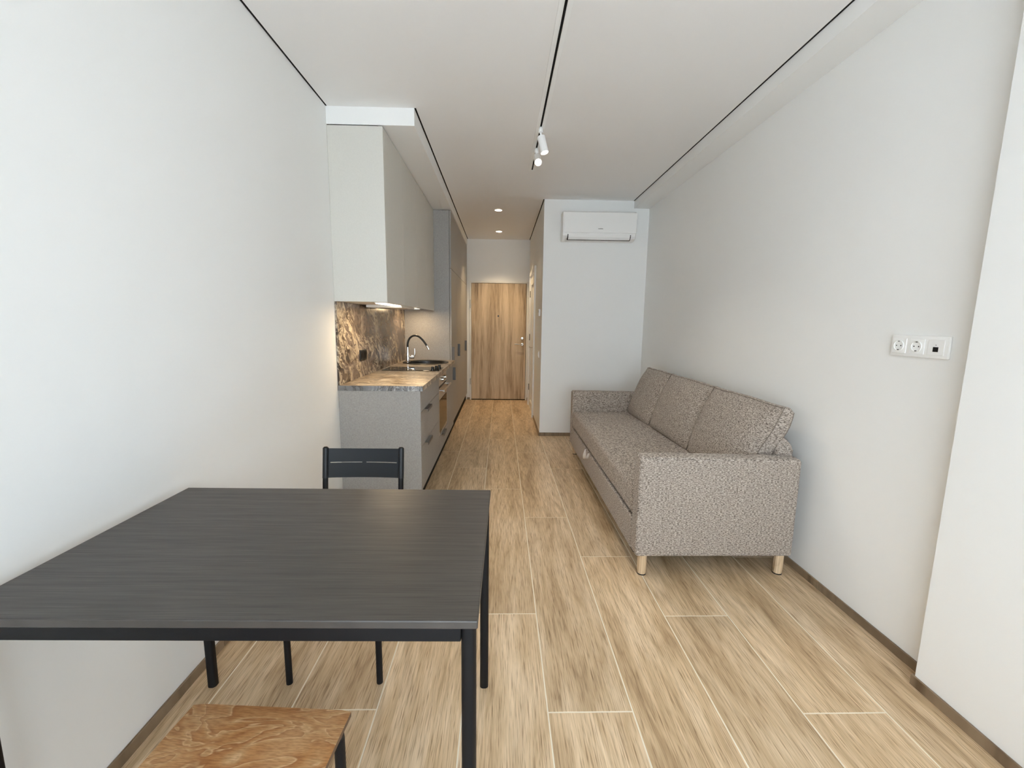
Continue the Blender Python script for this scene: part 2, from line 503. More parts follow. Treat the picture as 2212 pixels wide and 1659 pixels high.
struct(box('ceiling_beam', XBM, XR, YW, YA, ZBM, ZC + 0.0495, M['wall'], None, 0.0015), 'white boxed beam along the right wall')

# ---- skirting, cut from floor tile, piece by piece
def skirting(name, runs, label):
    root = struct(empty(name, (runs[0][0], runs[0][2], 0)), label)
    for r in runs:
        box('skirting_tile', *r, 0, HBB, M['skirt'], root, 0.0012, 1)
    return root
def cut(a, b, step, start):
    pts = [a]
    p = start
    while p < b:
        if p > a + 0.05: pts.append(p)
        p += step
    pts.append(b)
    return [(u, v - 0.002) for u, v in zip(pts[:-1], pts[1:])]
ST = 0.009
skirting('baseboard_left', [(XL, XL + ST, u, v) for u, v in cut(YW, YK, 1.5, 1.62)], 'brown wood look skirting along the left wall')
skirting('baseboard_right', [(XR - ST, XR, u, v) for u, v in cut(YP, YA, 1.5, 1.985)], 'brown wood look skirting behind the sofa')
skirting('baseboard_pillar', [(XP - ST, XP, u, v) for u, v in cut(YW, YP + ST, 1.5, 0.2)] + [(XP, XR - ST, YP, YP + ST)], 'brown wood look skirting round the wall projection')
skirting('baseboard_partition', [(XH, XR - ST, YA - ST, YA)], 'brown skirting below the air conditioner wall')
skirting('baseboard_hall', [(XH - ST, XH, YA - ST, D2Y0 - 0.055), (XH - ST, XH, D2Y1 + 0.055, YB)], 'brown skirting along the hall wall')
skirting('baseboard_back', [(XT + 0.002, D1X0, YB - ST, YB)], 'short brown skirting beside the entrance door')

# ================================================================ doors
def entrance_door():
    d = struct(empty('door_1', ((D1X0 + D1X1) / 2, YB, 0)), 'oak veneer entrance door at the end of the hall')
    y0 = YB - 0.004
    fw = 0.026
    fr = multibox('door_frame', [(D1X0 + .001, D1X0 + fw, YB - 0.012, YB + 0.07, 0.001, D1Z - .001), (D1X1 - fw, D1X1 - .001, YB - 0.012, YB + 0.07, 0.001, D1Z - .001),
                                 (D1X0 + fw, D1X1 - fw, YB - 0.012, YB + 0.07, D1Z - fw, D1Z - .001)], M['white2'], d, 0.001)
    box('gap_shadow', D1X0 + fw, D1X1 - fw, YB + 0.05, YB + 0.06, 0.001, D1Z - fw, M['black'], d, 0)
    box('threshold', D1X0 + fw, D1X1 - fw, YB - 0.010, YB + 0.05, 0.0005, 0.008, M['black'], d, 0)
    leaf = box('door_leaf', D1X0 + fw + 0.003, D1X1 - fw - 0.006, y0, YB + 0.046, 0.014, D1Z - fw - 0.004, M['door'], d, 0.001)
    lathe('peephole', [(0.0, -0.006), (0.011, -0.006), (0.014, -0.002), (0.014, 0.002)], (-0.051, y0, 1.432), M['rubber'], leaf, 'y', 16)
    lk = lathe('lock', [(0.0, -0.012), (0.020, -0.012), (0.024, -0.006), (0.024, 0.001)], (0.357, y0, 1.066), M['steel'], leaf, 'y', 20)
    box('keyhole', 0.3545, 0.3595, y0 - 0.0135, y0 - 0.0115, 1.058, 1.074, M['black'], lk, 0)
    lathe('handle_rose', [(0.0, -0.010), (0.020, -0.010), (0.024, -0.006), (0.024, 0.001)], (0.358, y0, 0.962), M['steel'], leaf, 'y', 20)
    tube('handle', [(0.358, y0 - 0.008, 0.962), (0.358, y0 - 0.045, 0.962), (0.350, y0 - 0.052, 0.962), (0.335, y0 - 0.054, 0.962), (0.228, y0 - 0.054, 0.965)], 0.0085, M['steel'], leaf, 10)
    for z0, z1 in ((1.555, 1.695), (0.27, 0.37)):
        lathe('hinge', [(0.0075, 0), (0.0075, z1 - z0)], (D1X0 + 0.012, YB - 0.020, z0), M['steel'], d, 'z', 10)
entrance_door()

def side_door():
    d = struct(empty('door_2', (XH, (D2Y0 + D2Y1) / 2, 0)), 'white side door in the hall wall')
    cw, ct = 0.058, 0.024
    multibox('casing', [(XH - ct, XH + 0.004, D2Y0 - cw + .012, D2Y0 + 0.012, 0.001, D2Z - 0.012), (XH - ct, XH + 0.004, D2Y1 - 0.012, D2Y1 + cw - .012, 0.001, D2Z - 0.012),
                        (XH - ct, XH + 0.004, D2Y0 - cw + .012, D2Y1 + cw - .012, D2Z - 0.012, D2Z + cw - .012)], M['white'], d, 0.0015)
    multibox('jamb', [(XH + 0.005, XH + 0.1, D2Y0 + .001, D2Y0 + 0.011, 0.001, D2Z - 0.012), (XH + 0.005, XH + 0.1, D2Y1 - 0.011, D2Y1 - .001, 0.001, D2Z - 0.012), (XH + 0.005, XH + 0.1, D2Y0 + 0.011, D2Y1 - 0.011, D2Z - 0.012, D2Z - .001)], M['white2'], d, 0)
    lx0, lx1 = XH - 0.004, XH + 0.036
    ly0, ly1, lz0, lz1 = D2Y0 + 0.016, D2Y1 - 0.016, 0.010, D2Z - 0.020
    leaf = multibox('door_leaf', [(lx0, lx1, ly0, ly0 + 0.13, lz0, lz1), (lx0, lx1, ly1 - 0.13, ly1, lz0, lz1), (lx0, lx1, ly0 + .13, ly1 - .13, lz0, lz0 + .10), (lx0, lx1, ly0 + .13, ly1 - .13, lz1 - .13, lz1)], M['white2'], d, 0.001)
    box('door_panel', lx0 + 0.024, lx1 - 0.006, ly0 + .1295, ly1 - .1295, lz0 + .0995, lz1 - .1295, M['white2'], leaf, 0)
    hy = ly0 + 0.055
    box('handle_plate', lx0 - 0.006, lx0 + 0.001, hy - 0.022, hy + 0.022, 0.87, 1.02, M['steel'], leaf, 0.002)
    tube('handle', [(lx0, hy, 0.985), (lx0 - 0.045, hy, 0.985), (lx0 - 0.052, hy + 0.008, 0.985), (lx0 - 0.052, hy + 0.12, 0.985)], 0.008, M['steel'], leaf, 10)
    lathe('lock', [(0.0, -0.012), (0.012, -0.012), (0.014, 0.001)], (lx0 - 0.006, hy, 0.90), M['steel'], leaf, 'x', 14)
    for z in (1.72, 1.05, 0.25):
        lathe('hinge', [(0.007, 0), (0.007, 0.10)], (lx0 - 0.004, ly1 + 0.002, z), M['handle'], d, 'z', 10)
side_door()

# ================================================================ kitchen
KEY = YK + 0.018
def plate_handle(parent, vertical, y, z, x, L=0.16, out=0.030):
    if vertical:
        return box('handle', x, x + out, y, y + 0.004, z, z + L, M['handle'], parent, 0.0008, 1)
    return multibox('handle', [(x, x + out, y, y + L, z - 0.004, z), (x + out - 0.003, x + out, y, y + L, z - 0.022, z - 0.004)], M['handle'], parent)

FT = 0.018
def base_units():
    yb = [YK, 3.878, 4.446, YK2 - 0.002]
    # drawer cabinet
    c = empty('drawer_cabinet', ((XL + XB) / 2, (yb[0] + yb[1]) / 2, 0), 'grey base cabinet with three drawers at the near end of the kitchen', 'cabinet')
    box('end_panel', XL + 0.001, XB, YK, YK + FT, 0.0, ZCB - 0.0005, M['base'], c)
    box('body', XL + 0.001, XB - FT - 0.002, YK + FT, yb[1] - 0.001, 0.1, ZCB - 0.0005, M['base'], c, 0)
    zs = [(0.115, 0.437), (0.440, 0.690), (0.693, 0.842)]
    for i, (a, b) in enumerate(zs):
        dr = box('drawer', XB - FT, XB, YK + FT + 0.0015, yb[1] - 0.0015, a, b, M['base'], c, 0.001)
        if i < 2:
            plate_handle(dr, False, 3.135, b - 0.001, XB, 0.20, 0.026)
    # oven cabinet + oven
    c = empty('oven_cabinet', ((XL + XB) / 2, (yb[1] + yb[2]) / 2, 0), 'grey base cabinet around the built-in oven with a low drawer', 'cabinet')
    box('body', XL + 0.001, XB - FT - 0.002, yb[1], yb[2], 0.1, 0.268, M['base'], c, 0)
    dr = box('drawer', XB - FT, XB, yb[1] + 0.0015, yb[2] - 0.0015, 0.115, 0.266, M['base'], c, 0.001)
    plate_handle(dr, False, 4.02, 0.265, XB, 0.20, 0.026)
    ov = empty('built_in_oven', (XB - 0.25, (yb[1] + yb[2]) / 2, 0.27), 'steel built-in oven with bar handle and brown glass window below the hob', 'oven')
    y0, y1 = yb[1] + 0.004, yb[2] - 0.004
    box('body', XL + 0.02, XB - 0.024, y0, y1, 0.272, 0.838, M['rubber'], ov, 0)
    cpn = box('control_panel', XB - 0.022, XB - 0.002, y0, y1, 0.735, 0.838, M['steel'], ov, 0.001)
    for y in (y0 + 0.19, y0 + 0.37):
        kn = lathe('knob', [(0.0, 0.024), (0.017, 0.024), (0.019, 0.018), (0.020, 0.0)], (XB - 0.002, y, 0.785), M['steel'], cpn, 'x', 18)
    dv = multibox('oven_door', [(XB - 0.022, XB, y0, y1, 0.610, 0.720), (XB - 0.022, XB, y0, y1, 0.274, 0.300), (XB - 0.022, XB, y0, y0 + 0.03, 0.300, 0.610), (XB - 0.022, XB, y1 - 0.03, y1, 0.300, 0.610)], M['steel'], ov, 0.0008)
    box('oven_window', XB - 0.018, XB + 0.0005, y0 + 0.022, y1 - 0.022, 0.304, 0.604, M['oven_glass'], dv, 0.0005)
    hz = 0.700
    bm = bmesh.new()
    tube_bm(bm, [(XB + 0.042, y0 + 0.015, hz), (XB + 0.042, y1 - 0.015, hz)], 0.009, 12)
    for y in (y0 + 0.04, y1 - 0.04):
        tube_bm(bm, [(XB, y, hz), (XB + 0.042, y, hz)], 0.007, 10)
    obj('oven_handle', bm, M['steel'], dv, True)
    # sink cabinet
    c = empty('sink_cabinet', ((XL + XB) / 2, (yb[2] + yb[3]) / 2, 0), 'grey base cabinet with one door below the black sink', 'cabinet')
    box('body', XL + 0.001, XB - FT - 0.002, yb[2] + 0.001, yb[3], 0.1, 0.62, M['base'], c, 0)
    dd = box('cabinet_door', XB - FT, XB, yb[2] + 0.0015, yb[3] - 0.0015, 0.115, 0.842, M['base'], c, 0.001)
    plate_handle(dd, True, yb[3] - 0.03, 0.650, XB, 0.15, 0.032)
    tag(box('plinth', XL + 0.001, XB - 0.037, YK + FT + 0.001, YB - 0.02, 0.0, 0.098, M['black'], None, 0), 'black recessed plinth running under the grey base and tall cabinets', 'plinth')
base_units()

# worktop with a round hole for the sink
SX, SY, SR = -0.826, 4.742, 0.232
def worktop():
    bm = bmesh.new()
    xa, xb_, ya, yb = XL + 0.001, XCT, YK - 0.004, YK2 - 0.0015
    rect = [bm.verts.new((x, y, ZCB)) for x, y in ((xa, ya), (xb_, ya), (xb_, yb), (xa, yb))]
    es = [bm.edges.new((rect[i], rect[(i + 1) % 4])) for i in range(4)]
    n = 40
    cir = [bm.verts.new((SX + (SR - 0.02) * math.cos(2 * math.pi * i / n), SY + (SR - 0.02) * math.sin(2 * math.pi * i / n), ZCB)) for i in range(n)]
    es += [bm.edges.new((cir[i], cir[(i + 1) % n])) for i in range(n)]
    bmesh.ops.triangle_fill(bm, use_beauty=True, use_dissolve=False, edges=es)
    r = bmesh.ops.extrude_face_region(bm, geom=list(bm.faces))
    bmesh.ops.translate(bm, verts=[v for v in r['geom'] if isinstance(v, bmesh.types.BMVert)], vec=(0, 0, ZCT - ZCB))
    o = obj('worktop', bm, M['top'])
    tag(box('cool_lit_edge', xa, xb_, ya - 0.0012, ya - 0.0001, ZCB, ZCT, M['edge'], o, 0), 'worktop end with white veins, cool window light painted in as grey')  # thin strip added so the window-facing end looks coolly lit
    tag(o, 'brown marble look kitchen worktop with pale veins', 'worktop')
worktop()
tag(box('backsplash', XL + 0.0005, XL + 0.013, YK + 0.001, YK2 - 0.0015, ZCT + 0.0005, ZUB - 0.0005, M['splash'], None, 0.0008), 'brown veined marble look backsplash panel behind the worktop', 'backsplash')

# wall sockets on the backsplash
def splash_socket():
    r = empty('double_socket', (XL + 0.013, 3.498, 1.014), 'black double power socket on the marble backsplash', 'socket')
    box('frame', XL + 0.013, XL + 0.021, 3.415, 3.580, 1.014, 1.097, M['rubber'], r, 0.003)
    for y in (3.457, 3.538):
        b = box('insert', XL + 0.021, XL + 0.0225, y - 0.030, y + 0.030, 1.026, 1.085, M['metal_black'], r, 0.0005)
        lathe('socket_well', [(0.020, 0.0), (0.020, 0.0012), (0.0, 0.0013)], (XL + 0.0225, y, 1.0555), M['black'], b, 'x', 20)
splash_socket()

def hob():
    h = empty('hob', (-0.822, 4.055, ZCT), 'narrow black glass hob set in the marble worktop', 'hob')
    g = box('glass_plate', -1.082, -0.562, 3.905, 4.205, ZCT + 0.0003, ZCT + 0.006, M['glass_black'], h, 0.0015)
    for y, x in ((4.07, -0.93), (4.05, -0.73)):
        lathe('burner_ring', [(0.075, 0), (0.075, 0.0004), (0.073, 0.0005), (0.072, 0.0)], (x, y, ZCT + 0.006), M['handle'], g, 'z', 32, False)
    for x, y in ((-0.628, 3.955), (-0.607, 4.04), (-0.590, 4.125)):
        lathe('knob', [(0.018, 0.0), (0.018, 0.006), (0.014, 0.008), (0.013, 0.030), (0.0, 0.031)], (x, y, ZCT + 0.006), M['rubber'], h, 'z', 18)
hob()

def sink():
    s = empty('sink', (SX, SY, ZCT), 'round black composite sink set in the worktop by the tall cabinet', 'sink')
    prof = [(SR + 0.016, 0.0004), (SR + 0.018, 0.004), (SR + 0.012, 0.0075), (SR - 0.012, 0.0075), (SR - 0.024, 0.0), (SR - 0.030, -0.05), (SR - 0.05, -0.15), (SR - 0.10, -0.172), (0.04, -0.176)]
    bm = bmesh.new()
    lathe_bm(bm, prof, (SX, SY, ZCT), 'z', 48, False)
    obj('basin', bm, M['sink'], s, True)
    lathe('drain', [(0.043, -0.178), (0.043, -0.174), (0.030, -0.173), (0.0, -0.1735)], (SX, SY, ZCT), M['chrome'], s, 'z', 24)
sink()

def faucet():
    fx, fy, z0 = -1.000, 4.640, ZCT + 0.008
    f = empty('faucet', (fx, fy, z0), 'chrome kitchen mixer tap with a bent black flexible spout', 'faucet')
    b = lathe('faucet_body', [(0.027, 0.0), (0.027, 0.008), (0.0215, 0.014), (0.0205, 0.085), (0.016, 0.105), (0.0125, 0.15), (0.012, 0.165)], (fx, fy, z0), M['chrome'], f, 'z', 24)
    lathe('side_barrel', [(0.0, 0.0), (0.0165, 0.0), (0.0165, 0.052), (0.013, 0.058), (0.0, 0.058)], (fx + 0.012, fy, z0 + 0.060), M['chrome'], b, 'x', 18)
    tube('lever', [(fx + 0.060, fy, z0 + 0.062), (fx + 0.072, fy, z0 + 0.080), (fx + 0.075, fy, z0 + 0.105), (fx + 0.074, fy, z0 + 0.150)], [0.008, 0.0075, 0.006, 0.005], M['chrome'], b, 10)
    pts = [(fx, fy, z0 + 0.150)]
    ctrl = [(0.0, 0.150), (0.002, 0.205), (0.018, 0.250), (0.050, 0.280), (0.088, 0.288), (0.125, 0.275), (0.158, 0.245), (0.185, 0.210), (0.206, 0.178)]
    # smooth the control polygon
    def cat(p0, p1, p2, p3, t):
        return tuple(0.5 * ((2 * p1[i]) + (-p0[i] + p2[i]) * t + (2 * p0[i] - 5 * p1[i] + 4 * p2[i] - p3[i]) * t * t + (-p0[i] + 3 * p1[i] - 3 * p2[i] + p3[i]) * t ** 3) for i in range(2))
    sm = []
    for i in range(len(ctrl) - 1):
        a = ctrl[max(i - 1, 0)]; d_ = ctrl[min(i + 2, len(ctrl) - 1)]
        for t in (0, 0.25, 0.5, 0.75): sm.append(cat(a, ctrl[i], ctrl[i + 1], d_, t))
    sm.append(ctrl[-1])
    tube('spout_hose', [(fx + u, fy, z0 + w) for u, w in sm], 0.0105, M['rubber'], f, 14)
    tube('spray_head', [(fx + 0.203, fy, z0 + 0.182), (fx + 0.207, fy, z0 + 0.176), (fx + 0.226, fy, z0 + 0.140)], [0.0125, 0.0135, 0.0115], M['chrome'], f, 16)
faucet()

# wall cabinets
def wall_units():
    ys = [YK, 3.517, 4.045, 4.572, YK2 - 0.002]
    lab = ['light greige wall cabinet with the broad white side panel at the kitchen start', 'light greige wall cabinet above the extractor hood',
           'third light greige wall cabinet from the kitchen start', 'light greige wall cabinet beside the tall grey cabinet']
    for i in range(4):
        c = empty('wall_cabinet', ((XL + XU) / 2, (ys[i] + ys[i + 1]) / 2, ZUB), lab[i], 'cabinet', 'wall cabinets above the worktop')
        y0 = ys[i]
        if i == 0:
            box('end_panel', XL + 0.001, XU, YK, YK + FT, ZUB, ZS - 0.006, M['upper'], c, 0.001)
            y0 += FT
        box('body', XL + 0.001, XU - FT - 0.002, y0 + 0.0005, ys[i + 1] - 0.0005, ZUB + (0.0145 if i else 0.0), ZS - 0.006, M['upper'], c, 0)
        box('cabinet_door', XU - FT, XU, y0 + 0.0015, ys[i + 1] - 0.0015, ZUB - 0.004, ZS - 0.008, M['upper'], c, 0.0012)
    tag(box('shadow_strip', XL + 0.001, XU - 0.03, YK + 0.006, YK2 - 0.002, ZS - 0.0055, ZS - 0.0005, M['black'], None, 0), 'thin black gap strip between wall cabinets and bulkhead', 'trim')
    h = empty('extractor_hood', (-0.94, 3.78, ZUB), 'slim white extractor hood under the wall cabinets', 'extractor hood')
    box('housing', -1.085, -0.80, 3.530, 4.035, ZUB - 0.020, ZUB + 0.0140, M['white'], h, 0.001)
    box('filter', -1.05, -0.84, 3.56, 4.0, ZUB - 0.022, ZUB - 0.0195, M['steel'], h, 0.0005)
    s = empty('led_bar', (-0.835, 3.25, ZUB), 'bright warm light bar under the first wall cabinet', 'lamp')
    box('housing', -0.875, -0.795, 3.03, 3.50, ZUB - 0.006, ZUB - 0.0005, M['white'], s, 0.0005)
    box('diffuser', -0.868, -0.802, 3.036, 3.494, ZUB - 0.010, ZUB - 0.0062, M['led'], s, 0.0005)
    PX, PY, PZ = -0.925, 4.75, ZUB + 0.0145
    p = empty('puck_lamp', (PX, PY, PZ), 'round warm puck lamp under the wall cabinets by the sink', 'lamp')
    lathe('ring', [(0.052, -0.0005), (0.055, -0.004), (0.052, -0.010), (0.044, -0.010)], (PX, PY, PZ), M['white'], p, 'z', 28, False)
    lathe('diffuser', [(0.045, -0.0085), (0.0, -0.011)], (PX, PY, PZ), M['lamp'], p, 'z', 28, False)
    for (nm, loc, par, en, sz) in (('led_bar_light', (-0.835, 3.265, ZUB - 0.014), s, LED_W, (0.06, 0.44)), ('puck_light', (PX, PY, PZ - 0.014), p, PUCK_W, (0.08, 0.08))):
        ld = bpy.data.lights.new(nm, 'AREA'); ld.shape = 'RECTANGLE'; ld.size, ld.size_y = sz; ld.energy = en; ld.color = (1.0, 0.72, 0.40)
        lo = bpy.data.objects.new(nm, ld); col.objects.link(lo); lo.parent = par; lo.location = Vector(loc) - ORI[par.name]
LED_W, PUCK_W = 4.2, 3.2
wall_units()

# tall cabinets
def tall_units():
    ys = [YK2, 5.725, 6.28, 6.832, YB - 0.004]
    lab = ['first tall grey cabinet, its blue grey side facing the sink', 'second tall grey cabinet from the sink', 'third tall grey cabinet from the sink', 'last tall grey cabinet beside the entrance door']
    for i in range(4):
        c = empty('tall_cabinet', ((XL + XT) / 2, (ys[i] + ys[i + 1]) / 2, 0), lab[i], 'cabinet', 'tall cabinets along the hall')
        y0 = ys[i]
        if i == 0:
            box('side_panel', XL + 0.001, XT - 0.021, YK2, YK2 + FT, 0.0995, ZS - 0.006, M['base'], c, 0.001)
            y0 += FT
        box('body', XL + 0.001, XT - FT - 0.004, y0 + 0.0005, ys[i + 1] - 0.0005, 0.0995, ZS - 0.006, M['base'], c, 0)
        ya = ys[i] + (0.0015)
        d1 = box('cabinet_door', XT - FT, XT, ya, ys[i + 1] - 0.0015, 0.115, 1.926, M['base'], c, 0.001)
        box('top_door', XT - FT, XT, ya, ys[i + 1] - 0.0015, 1.931, ZS - 0.010, M['base'], c, 0.001)
        if i != 2:
            plate_handle(d1, True, ys[i] + (0.035 if i else 0.004), 0.875, XT, 0.16, 0.032)
tall_units()

# ================================================================ air conditioner
def air_con():
    ax0, ax1, yf = 0.652, 1.442, 4.762
    a = empty('air_conditioner', ((ax0 + ax1) / 2, YA, 2.2), 'white wall mounted air conditioner above the sofa end', 'air conditioner')
    prof = [(YA - 0.001, 2.515), (yf + 0.03, 2.515), (yf + 0.012, 2.505), (yf + 0.012, 2.293), (yf + 0.022, 2.262), (yf + 0.046, 2.238), (yf + 0.080, 2.224), (YA - 0.03, 2.220), (YA - 0.001, 2.232)]
    prism('housing', prof, 'x', ax0, ax1, M['white'], a, 0.004, 2)
    p = box('front_panel', ax0 + 0.012, ax1, yf, yf + 0.011, 2.291, 2.502, M['white'], a, 0.003, 2)
    fl = [(yf + 0.0095, 2.277), (yf + 0.0190, 2.2475), (yf + 0.0340, 2.2290), (yf + 0.046, 2.2250), (yf + 0.050, 2.232), (yf + 0.025, 2.262), (yf + 0.016, 2.280)]
    prism('air_flap', fl, 'x', ax0 + 0.060, ax1 - 0.062, M['white'], a, 0.0006, 1)
    gp = [(yf + 0.0118, 2.2755), (yf + 0.0205, 2.2478), (yf + 0.0370, 2.2290), (yf + 0.060, 2.2215), (yf + 0.062, 2.2305), (yf + 0.026, 2.266), (yf + 0.020, 2.278)]
    prism('flap_gap', gp, 'x', ax0 + 0.052, ax1 - 0.054, M['black'], a, 0.0, 1)
    # tiny dark lettering, drawn as small strokes
    bm = bmesh.new()
    x = 1.030
    for w, h in ((.006, .006), (.006, .006), (.007, .0055), (.005, .008), (.005, .0075), (.006, .006), (.007, .006)):
        bbox(bm, x, x + w, yf - 0.0006, yf + 0.001, 2.3300, 2.3300 + h)
        x += w + 0.0014
    obj('lettering', bm, M['handle'], p)
    for xx in (0.87, 1.14):
        box('drain_clip', xx, xx + 0.018, YA - 0.10, YA - 0.085, 2.216, 2.224, M['white'], a, 0.001)
air_con()

# ================================================================ sockets and switches
def wall_plate():
    r = empty('socket_plate', (XR, 1.637, 1.215), 'white three gang wall plate, two power sockets and a network port', 'socket')
    x1 = XR - 0.0005
    box('frame', x1 - 0.010, x1, 1.520, 1.756, 1.215, 1.300, M['white'], r, 0.004, 3)
    for i, y in enumerate((1.7165, 1.6415)):
        ins = box('socket', x1 - 0.0125, x1 - 0.0095, y - 0.030, y + 0.030, 1.228, 1.287, M['white'], r, 0.001)
        lathe('socket_rim', [(0.022, 0.0), (0.022, -0.0025), (0.020, -0.0035), (0.0195, -0.001), (0.0, -0.0008)], (x1 - 0.0125, y, 1.2575), M['white'], ins, 'x', 28, False)
        for dy in (-0.0095, 0.0095):
            lathe('pin_hole', [(0.0026, -0.0012), (0.0, -0.0012)], (x1 - 0.0125, y + dy, 1.2575), M['black'], ins, 'x', 10, False)
        for dz in (-0.017, 0.017):
            box('earth_clip', x1 - 0.0165, x1 - 0.0130, y - 0.003, y + 0.003, 1.2575 + dz - 0.0018, 1.2575 + dz + 0.0018, M['handle'], ins, 0.0003)
    ins = box('network_port', x1 - 0.0125, x1 - 0.0095, 1.5665 - 0.030, 1.5665 + 0.030, 1.228, 1.287, M['white'], r, 0.001)
    box('port_opening', x1 - 0.0132, x1 - 0.0120, 1.5665 - 0.010, 1.5665 + 0.010, 1.241, 1.259, M['black'], ins, 0)
    box('port_mark', x1 - 0.0132, x1 - 0.0120, 1.5665 - 0.002, 1.5665 + 0.002, 1.2655, 1.2675, M['handle'], ins, 0)
wall_plate()

def hall_switches():
    r = empty('thermostat', (XH, 5.18, 1.41), 'slim white thermostat high on the hall wall corner', 'thermostat')
    box('housing', XH - 0.022, XH - 0.0005, 5.145, 5.215, 1.407, 1.490, M['white'], r, 0.003)
    box('display', XH - 0.0226, XH - 0.0215, 5.16, 5.20, 1.450, 1.478, M['handle'], r, 0)
    r = empty('light_switch', (XH, 5.25, 0.91), 'white double light switch on the hall wall', 'switch')
    box('frame', XH - 0.010, XH - 0.0005, 5.18, 5.32, 0.910, 0.992, M['white'], r, 0.003)
    for y in (5.215, 5.285):
        box('rocker', XH - 0.015, XH - 0.0095, y - 0.027, y + 0.027, 0.922, 0.980, M['white'], r, 0.0015)
hall_switches()

# ================================================================ ceiling lamps
def track():
    tx, y0, y1 = 0.262, YW + 0.3, 4.045
    t = empty('light_track', (tx, (y0 + y1) / 2, ZC), 'long white recessed ceiling track with a black slot', 'light track')
    for sgn in (-1, 1):
        box('rail', *(sorted((tx + sgn * 0.0065, tx + sgn * 0.0090))), y0, y1, ZC - 0.0075, ZC - 0.0003, M['white'], t, 0.0003, 1)
        box('flange', *(sorted((tx + sgn * 0.0090, tx + sgn * 0.0300))), y0, y1 + 0.02, ZC - 0.0042, ZC - 0.0003, M['white'], t, 0.0006, 1)
    box('slot', tx - 0.0064, tx + 0.0064, y0, y1, ZC - 0.0012, ZC - 0.0003, M['black'], t, 0)
    box('end_cap', tx - 0.012, tx + 0.012, y1, y1 + 0.012, ZC - 0.006, ZC - 0.0003, M['white'], t, 0.001)
    def spot(y, aim, label, en):
        s = empty('track_spotlight', (tx, y, ZC), label, 'spotlight', 'spotlights on the ceiling track')
        lathe('adapter', [(0.0, 0.0), (0.008, 0.0), (0.016, -0.012), (0.0165, -0.034), (0.013, -0.036), (0.0, -0.036)], (tx, y, ZC - 0.004), M['white'], s, 'z', 18)
        d = Vector(aim).normalized()
        top = Vector((tx + 0.003, y, ZC - 0.068))
        tube('stem', [(tx, y, ZC - 0.036), (tx + 0.001, y, ZC - 0.055), tuple(top + d * 0.01)], 0.006, M['white'], s, 10)
        c0, c1 = top, top + d * 0.112
        def turned(prof, close):
            b_ = bmesh.new()
            lathe_bm(b_, prof, (0, 0, 0), 'z', 28, close)
            bmesh.ops.rotate(b_, cent=(0, 0, 0), matrix=Vector((0, 0, 1)).rotation_difference(d).to_matrix(), verts=b_.verts)
            bmesh.ops.translate(b_, verts=b_.verts, vec=c0)
            return b_
        obj('lamp_body', turned([(0.001, -0.002), (0.0255, -0.002), (0.0275, 0.0), (0.0275, 0.112), (0.0262, 0.1132), (0.0252, 0.112), (0.0250, 0.104)], False), M['white'], s, True)
        obj('lamp_face', turned([(0.0249, 0.1065), (0.001, 0.1085)], True), M['lamp'], s, True)
        ld = bpy.data.lights.new('spotlight_beam', 'SPOT'); ld.energy = en; ld.spot_size = math.radians(95); ld.spot_blend = 1.0; ld.color = (1.0, 0.89, 0.74); ld.shadow_soft_size = 0.022
        lo = bpy.data.objects.new('spotlight_beam', ld); col.objects.link(lo); lo.parent = s
        lo.location = (c1 + d * 0.004) - ORI[s.name]
        lo.rotation_euler = d.to_track_quat('-Z', 'Y').to_euler()
    spot(3.195, (0.24, -0.16, -1.0), 'nearer white cylinder spotlight on the ceiling track, lamp turned away', 30.0)
    spot(3.560, (0.05, -0.78, -0.62), 'farther white cylinder spotlight on the ceiling track, lamp glowing at the viewer', 26.0)
track()

def downlight(y, label, watts):
    x = -0.046
    d = empty('downlight', (x, y, ZC), label, 'downlight', 'recessed hall downlights')
    lathe('trim_ring', [(0.047, -0.0003), (0.050, -0.0022), (0.046, -0.0045), (0.041, -0.003)], (x, y, ZC), M['white'], d, 'z', 32, False)
    lathe('lens', [(0.0425, -0.0032), (0.0, -0.0040)], (x, y, ZC), M['lamp'], d, 'z', 32, False)
    ld = bpy.data.lights.new('downlight_beam', 'SPOT'); ld.energy = watts; ld.spot_size = math.radians(104); ld.spot_blend = 0.75; ld.color = (1.0, 0.76, 0.46); ld.shadow_soft_size = 0.04
    lo = bpy.data.objects.new('downlight_beam', ld); col.objects.link(lo); lo.parent = d; lo.location = (0, 0, -0.012)
downlight(5.461, 'nearer of the two round downlights in the hall ceiling', 12.0)
downlight(6.704, 'farther of the two round downlights in the hall ceiling, by the entrance door', 85.0)

